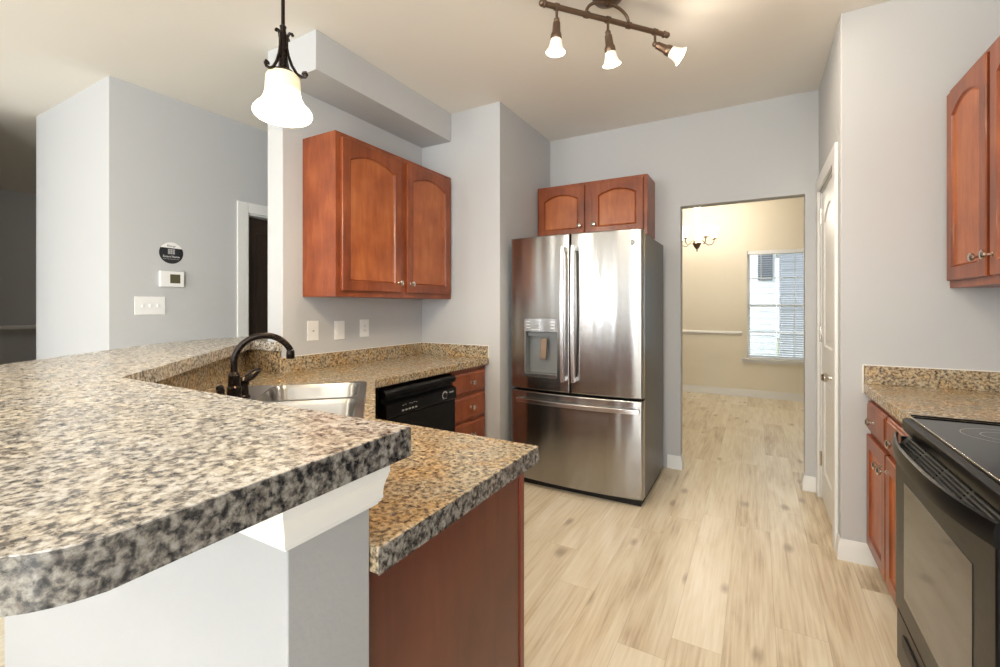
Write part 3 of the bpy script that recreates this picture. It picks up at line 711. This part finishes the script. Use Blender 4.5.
# badge with monogram on a round disc
bx_ = -.700; by_ = fy(bx_)
bd = MB().lathe([(.0165,0),(.0165,.002),(.0145,.003),(.0,.003)], (bx_, by_+.001, 1.715), (-.1,-1,0), 24).build('badge', M['gunmetal'], drr, smooth=True)
def text(body, size, loc, rot, m, parent=None, name='lettering', align='CENTER', ext=.0003):
    cu = bpy.data.curves.new(name, 'FONT'); cu.body = body; cu.size = size; cu.align_x = align; cu.align_y = 'CENTER'; cu.extrude = ext
    to = bpy.data.objects.new(name, cu); C.objects.link(to)
    dg = bpy.context.evaluated_depsgraph_get(); dg.update()
    me = bpy.data.meshes.new_from_object(to.evaluated_get(dg)); bpy.data.objects.remove(to)
    me.materials.clear(); me.materials.append(m)
    o = bpy.data.objects.new(name, me); C.objects.link(o)
    o.rotation_euler = rot
    l_ = Vector(loc)
    if parent is not None:
        off = Vector((0,0,0)); pp = parent
        while pp is not None: off += pp.location; pp = pp.parent
        l_ -= off; o.parent = parent
    o.location = l_
    return o
text('GE', .017, (bx_, by_-.0035, 1.715), (PI/2, 0, math.radians(-6)), M['white_mark'], bd)
MB().box(-.735, -.655, 3.064, 3.15, 1.7825, 1.806).build('hinge_cover', M['caulk'], fr, bevel=.005)
MB().box(-1.577, -1.50, 3.064, 3.15, 1.7825, 1.806).build('hinge_cover', M['caulk'], fr, bevel=.005)

# ------------------------------------------------------------------ range
rg = thing('range', 'black freestanding range with ceramic glass cooktop and bowed door handle', 'oven', (.75, 1.72, 0))
Y0, Y1 = 1.310, 2.100
MB().box(.470, 1.085, Y0, Y1, .02, .898).build('body', M['black_matte'], rg, bevel=.003)
mb = MB(); fpf = [(.4695,.858),(.452,.862),(.446,.884),(.448,.902),(.458,.9085),(.4695,.9085)]
mb.loops([[(a, Y0, b_) for a, b_ in fpf], [(a, Y1, b_) for a, b_ in fpf]]); mb.build('front_panel', M['black'], rg, smooth=True, angle=50)
ck = MB().box(.470, 1.03, Y0, Y1, .8985, .916).build('cooktop', M['black_glass'], rg, bevel=.003)
MB().box(.4665, .4695, Y0, Y1, .912, .9178).build('trim_strip', M['nickel'], ck, bevel=.001)
MB().box(.4700, 1.03, Y1-.006, Y1, .9165, .9225).build('rear_lip', M['black'], ck, bevel=.002)
mb = MB()
for cx, cy, r in ((.64, 1.90, .095), (.64, 1.53, .115), (.88, 1.90, .11), (.88, 1.53, .09)):
    mb = MB()
    for rr in (r, r*.55): mb.lathe([(rr,0),(rr+.002,0),(rr+.002,.0004),(rr,.0004),(rr,0)], (cx, cy, .9162), n=40, cap0=False, cap1=False)
    mb.build('burner_ring', M['grey_mark'], ck)
bk = MB().box(1.031, 1.085, Y0, Y1, .899, 1.08).build('back_panel', M['black'], rg, bevel=.006)
for y in (1.45, 1.56, 1.88, 1.99): MB().lathe([(.022,0),(.020,.016),(.001,.018)], (1.0305, y, 1.00), (-1,0,0)).build('knob', M['black_matte'], bk, smooth=True)
od = MB().box(.428, .4695, Y0+.004, Y1-.004, .247, .806).build('oven_door', M['black'], rg, bevel=.006)
tag(MB().box(.4265, .4278, Y0+.12, Y1-.12, .330, .715).build('window', M['oven_window'], od, bevel=.0), 'dark glass oven window')
vt = MB(); vp = [(.4690,.852),(.4405,.8070),(.4300,.8070),(.4300,.811),(.4660,.856),(.4690,.856)]
vt.loops([[(a_, Y0+.018, b_) for a_, b_ in vp], [(a_, Y1-.018, b_) for a_, b_ in vp]])
vt = vt.build('vent', M['vent_grey'], od)
mb = MB()
for k in range(5):
    f_ = (k+.7)/5.6; xx = .430+.036*f_; zz = .811+.045*f_
    for j in range(4):
        ya = Y0+.05+j*(Y1-Y0-.10)/4; mb.box(xx-.0028, xx+.001, ya+.01, ya+(Y1-Y0-.10)/4-.01, zz-.001, zz+.0035)
vs = mb.build('vent_slots', M['black_matte'], vt)
mb = MB(); L = []
for k in range(25):
    t = k/24; y = Y0+.002+(Y1-Y0-.004)*t; e = abs(2*t-1); xo = .382+.044*e**2.6
    L.append([(xo, y, .8065), (xo-.003, y, .836), (xo+.001, y, .856), (xo+.007, y, .860), (xo+.012, y, .852), (xo+.011, y, .8065)])
mb.loops(L); mb.box(.442, .4695, Y1-.016, Y1-.004, .803, .845).box(.442, .4695, Y0+.004, Y0+.016, .803, .845)
mb.build('handle', M['black'], od, smooth=True, angle=40)
sd = MB().box(.432, .4695, Y0+.004, Y1-.004, .055, .238).build('storage_drawer', M['black'], rg, bevel=.006)
MB().box(.426, .4315, Y0+.10, Y1-.10, .155, .195).build('drawer_pull', M['black_matte'], sd, bevel=.002)
MB().box(.50, 1.06, Y0+.02, Y1-.02, 0, .0195).build('feet', M['black_matte'], rg)

# ------------------------------------------------------------------ wall plates
def plate(name, label, cat, x, y0, y1, z0, z1, group=None):
    o = MB().box(x+.0004, x+.006, y0, y1, z0, z1).build(name, M['white_plastic'], None, bevel=.002)
    o.name = name; return tag(o, label, cat, group)
def reloc(o, loc):   # give the mesh a sensible origin
    o.data.transform(Matrix.Translation(-Vector(loc))); o.location = loc; return o
p = reloc(plate('phone_jack', 'white wall plate with a single small jack, nearest the faucet', 'wall plate', XL, 1.823, 1.903, 1.090, 1.212), (XL, 1.863, 1.15))
MB().lathe([(.006,0),(.006,.003),(.003,.004)], (XL+.006, 1.863, 1.15), (1,0,0), 12).build('jack', M['grey_mark'], p)
p = reloc(plate('light_switch', 'white rocker switch plate between the jack plate and the outlet', 'switch', XL, 2.026, 2.108, 1.084, 1.206), (XL, 2.067, 1.145))
MB().box(XL+.006, XL+.009, 2.048, 2.086, 1.112, 1.178).build('rocker', M['white_plastic'], p, bevel=.001)
p = reloc(plate('power_outlet', 'white wall outlet under the wall cabinet, closest to the corner', 'outlet', XL, 2.243, 2.325, 1.088, 1.210), (XL, 2.284, 1.149))
q = MB().box(XL+.006, XL+.008, 2.266, 2.302, 1.116, 1.182).build('socket', M['white_plastic'], p, bevel=.001)
mb = MB()
for z in (1.133, 1.163):
    for y in (2.277, 2.289): mb.box(XL+.008, XL+.0085, y-.0015, y+.0015, z-.006, z+.006)
mb.build('slots', M['grey_mark'], q)
p = reloc(plate('light_switch', 'wide white three-gang switch plate on the hall wall below the thermostat', 'switch', XH, 1.458, 1.643, 1.242, 1.370), (XH, 1.55, 1.306))
for y in (1.505, 1.550, 1.595): MB().box(XH+.006, XH+.014, y-.005, y+.005, 1.296, 1.314).build('toggle', M['white_plastic'], p, bevel=.001)
th = MB().box(XH+.0005, XH+.026, 1.600, 1.760, 1.440, 1.556).build('thermostat', M['white_plastic'], None, bevel=.008)
reloc(th, (XH, 1.68, 1.5)); tag(th, 'white rectangular thermostat with a small dark screen on the hall wall', 'thermostat')
MB().box(XH+.026, XH+.0268, 1.664, 1.730, 1.468, 1.532).build('screen', M['lcd'], th)
# round sticker above the thermostat
st = MB().lathe([(.078,0),(.078,.0012)], (XH+.0004, 1.683, 1.688), (1,0,0), 48).build('round_sticker', M['sticker'], None)
reloc(st, (XH, 1.683, 1.688)); tag(st, 'round black and white sticker on the hall wall above the thermostat', 'sticker')
mb = MB(); arc = [(1.683+.0775*math.cos(math.radians(t)), 1.688+.0775*math.sin(math.radians(t))) for t in range(26, 155, 6)]
mb.loops([[(XH+.0017, y, z) for y, z in arc], [(XH+.0022, y, z) for y, z in arc]])
wb = mb.build('white_cap', M['white_plastic'], st)
R_ = (PI/2, 0, PI/2)
text('Energy', .020, (XH+.0026, 1.683, 1.738), R_, M['sticker'], st)
mb = MB()
for i in range(3):
    for j in range(3): mb.box(XH+.0017, XH+.0022, 1.661+i*.0155, 1.674+i*.0155, 1.680+j*.0125, 1.6905+j*.0125)
mb.build('emblem', M['grey_mark'], st)
text('Smart Home', .021, (XH+.0020, 1.683, 1.661), R_, M['white_mark'], st)
text('thermostat installed here', .010, (XH+.0020, 1.683, 1.644), R_, M['grey_mark'], st)
# stair handrail in the dark hallway, with an unseen fill lamp added
sl = thing('fill_ceiling_lamp', 'small flush fill lamp added over the dark stairwell', 'lamp', (-7.0, 4.0, H))
MB().lathe([(.12,0),(.12,-.015),(.10,-.04),(.04,-.055),(.001,-.057)], (-7.0, 4.0, H-.0005)).build('dome', M['shade_low'], sl, smooth=True)
point_light('stair_fill', (-7.0, 4.0, H-.15), 16, (1, .92, .84), .1)
hr = thing('handrail', 'pale handrail on dark brackets along the far stair wall', 'handrail', (-8.43, 2.2, 1.02))
MB().box(-8.455, -8.405, .2, 4.6, 1.0, 1.05).build('rail', M['trim'], hr, bevel=.012)
for y in (.9, 2.25, 3.6): MB().tube([(-8.4995, y, .93), (-8.45, y, .93), (-8.43, y, .96), (-8.43, y, .999)], .011, 10).build('bracket', M['bronze'], hr, smooth=True)

# ------------------------------------------------------------------ pendant lamp over the sink
PX, PY, PB = -1.508, 1.05, 1.990
pd = thing('pendant_lamp', 'lit bell shaped glass pendant lamp on a dark scrolled rod over the sink', 'lamp', (PX, PY, PB))
MB().lathe([(.062,0),(.060,-.012),(.045,-.022),(.012,-.028)], (PX, PY, H), n=24).build('canopy', M['bronze'], pd, smooth=True)
MB().lathe([(.0065,.33),(.0065,H-PB-.02)], (PX, PY, PB), n=12).build('rod', M['bronze'], pd, smooth=True)
MB().lathe([(.004,.345),(.012,.335),(.0095,.325),(.013,.30),(.015,.20),(.016,.182),(.034,.174),(.048,.156)], (PX, PY, PB), n=18).build('stem', M['bronze'], pd, smooth=True)
for a in (29, 112, 286):
    ca, sa = math.cos(math.radians(a)), math.sin(math.radians(a)); pts = []
    for r_, z_ in ((.036,.365),(.033,.373),(.025,.376),(.018,.366),(.014,.345),(.014,.315),(.020,.28),(.032,.24),(.050,.205),(.068,.190),(.082,.190),(.088,.200),(.084,.210),(.075,.208),(.073,.200)):
        pts.append((PX+ca*r_, PY+sa*r_, PB+.150+(z_-.19)*.86))
    MB().tube(pts, .0055, 8).build('scroll_arm', M['bronze'], pd, smooth=True)
prof = [(.050,.198),(.057,.185),(.059,.15),(.060,.12),(.064,.095),(.074,.068),(.090,.048),(.099,.032),(.101,.020),(.097,.008),(.090,.003),(.088,.009),(.093,.021),(.085,.042),(.070,.062),(.060,.090),(.056,.12),(.054,.18),(.045,.195)]
prof = [(a, b_*.80) for a, b_ in prof]
sh = MB().lathe(prof, (PX, PY, PB), n=40, cap0=False, cap1=False).build('glass_shade', M['pendant_glass'], pd, smooth=True, angle=70)
MB().sphere((PX, PY, PB+.07), .03).build('bulb', M['bulb'], pd, smooth=True)
point_light('pendant_glow', (PX, PY, PB-.01), 24, (1, .80, .54), .05)

# ------------------------------------------------------------------ track lamp
BC = Vector((-.633, 2.185, 2.700)); BD = Vector((.645, .764, 0)).normalized(); RV = Vector((.87, .493, 0))
tk = thing('track_lamp', 'bronze ceiling bar lamp with three lit adjustable glass spot heads', 'lamp', BC)
MB().lathe([(.075,0),(.075,-.008),(.062,-.022),(.030,-.034),(.012,-.040),(.012,-.048),(.002,-.050)], (BC.x, BC.y, H), n=28).build('canopy', M['brown_metal'], tk, smooth=True)
bm_ = MB().lathe([(.0125,-.34),(.0125,.34)], BC, BD, 14)
for s_ in (-.34, .34): bm_.lathe([(.0125,-.010),(.017,-.006),(.017,0),(.012,.006)], BC+BD*s_, BD, 14); bm_.sphere(BC+BD*(s_+(.016 if s_ > 0 else -.016)), .015)
for s_ in (-.28, 0, .28, -.12, .12): bm_.lathe([(.0165,-.010),(.0165,.010)], BC+BD*s_, BD, 14)
bm_.build('bar', M['brown_metal'], tk, smooth=True)
for s_ in (-1, 1):
    pts = []
    for k in range(11):
        t = k/10; pts.append(BC+BD*(s_*.12*math.sin(PI/2*t))+Vector((0,0,.012+(.070)*math.cos(PI/2*t))))
    MB().tube(pts, .0075, 10).build('arm', M['brown_metal'], tk, smooth=True)
heads = [(-.28, RV*-.035+Vector((0,0,-1))), (0, RV*.20+Vector((0,0,-.98))+Vector((-.1,.1,0))), (.28, RV*.80+Vector((0,0,-.55))+Vector((.12,-.2,0)))]
for s_, dv in heads:
    dv = dv.normalized(); b0 = BC+BD*s_; e0 = b0+Vector((0,0,-.062))
    hd = MB().lathe([(.0065,0),(.0065,-.052)], b0+Vector((0,0,-.010)), n=10).sphere(e0, .014).build('head', M['brown_metal'], tk, smooth=True)
    soc = MB().lathe([(.008,.004),(.017,.012),(.020,.058),(.025,.066),(.027,.084),(.024,.092),(.019,.094)], e0, dv, 18).build('socket', M['brown_metal'], hd, smooth=True)
    gl = MB().lathe([(.024,.090),(.027,.100),(.029,.115),(.035,.132),(.042,.145),(.045,.150),(.042,.150),(.033,.134),(.026,.116),(.022,.100)], e0, dv, 24, cap0=False, cap1=False).build('glass_shade', M['shade_low'], hd, smooth=True, angle=80)
    MB().sphere(e0+dv*.132, .021).build('bulb', M['bulb'], hd, smooth=True)
    spot_light('track_spot', e0+dv*.16, dv, 26, WARM, 130, .03)
    point_light('track_glow', e0+dv*.185, 2.5, WARM, .03)

# ------------------------------------------------------------------ chandelier in the dining room
CX, CY, CZ = -.69, 6.5, 2.03
ch = thing('chandelier', 'lit chandelier with upturned frosted glass shades hanging in the dining room', 'chandelier', (CX, CY, CZ))
MB().lathe([(.060,H-CZ),(.058,H-CZ-.02),(.02,H-CZ-.035)], (CX, CY, CZ)).build('canopy', M['cream_metal'], ch, smooth=True)
mb = MB().lathe([(.007,.30),(.007,H-CZ-.03)], (CX, CY, CZ), n=10).lathe([(.010,.62),(.045,.60),(.050,.575),(.030,.555),(.018,.54)], (CX, CY, CZ)).lathe([(.018,.54),(.015,.40),(.018,.25),(.012,.13)], (CX, CY, CZ))
mb.build('stem', M['cream_metal'], ch, smooth=True)
MB().lathe([(.002,-.01),(.008,0),(.006,.02),(.018,.03),(.040,.060),(.050,.090),(.058,.100),(.045,.108),(.014,.13)], (CX, CY, CZ)).build('cup', M['brown_metal'], ch, smooth=True)
for k in range(5):
    a = math.radians(72*k+18); ca, sa = math.cos(a), math.sin(a)
    P = lambda r_, z_: (CX+ca*r_, CY+sa*r_, CZ+z_)
    ar = MB().tube([P(.03,.12), P(.07,.135), P(.105,.10), P(.14,.075), P(.18,.08), P(.205,.11), P(.21,.15)], .006, 8)
    ar.lathe([(.008,0),(.035,.012),(.030,.022),(.010,.026)], P(.21,.145)); ar.build('arm', M['brown_metal'], ch, smooth=True)
    MB().lathe([(.028,.0),(.040,.02),(.046,.06),(.052,.10),(.072,.135),(.068,.135),(.046,.10),(.040,.06),(.034,.02)], P(.21,.170), n=20, cap0=False, cap1=False).build('glass_shade', M['chand_glass'], ch, smooth=True, angle=80)
    MB().sphere(P(.21,.23), .024).build('bulb', M['bulb'], ch, smooth=True)
point_light('chandelier_glow', (CX, CY, CZ+.36), 48, (1, .90, .77), .12)

# unseen fill lamps added on the ceiling behind the camera (flush domes)
for x, y, pw in ((-2.6, -1.6, 62), (-.2, -1.0, 26)):
    fl = thing('fill_ceiling_lamp', 'added flush white dome fill lamp in the unseen living room', 'lamp', (x, y, H), group='added fill lamps behind the kitchen')
    MB().lathe([(.17,0),(.17,-.015),(.165,-.02)], (x, y, H-.0005)).build('base', M['trim'], fl, smooth=True)
    MB().lathe([(.16,-.021),(.15,-.05),(.11,-.08),(.05,-.095),(.001,-.098)], (x, y, H)).build('dome', M['shade_low'], fl, smooth=True)
    point_light('dome_fill', (x, y, H-.18), pw, (1, .92, .82), .12)

for o in list(bpy.data.objects):
    if '_local' in o: del o['_local']
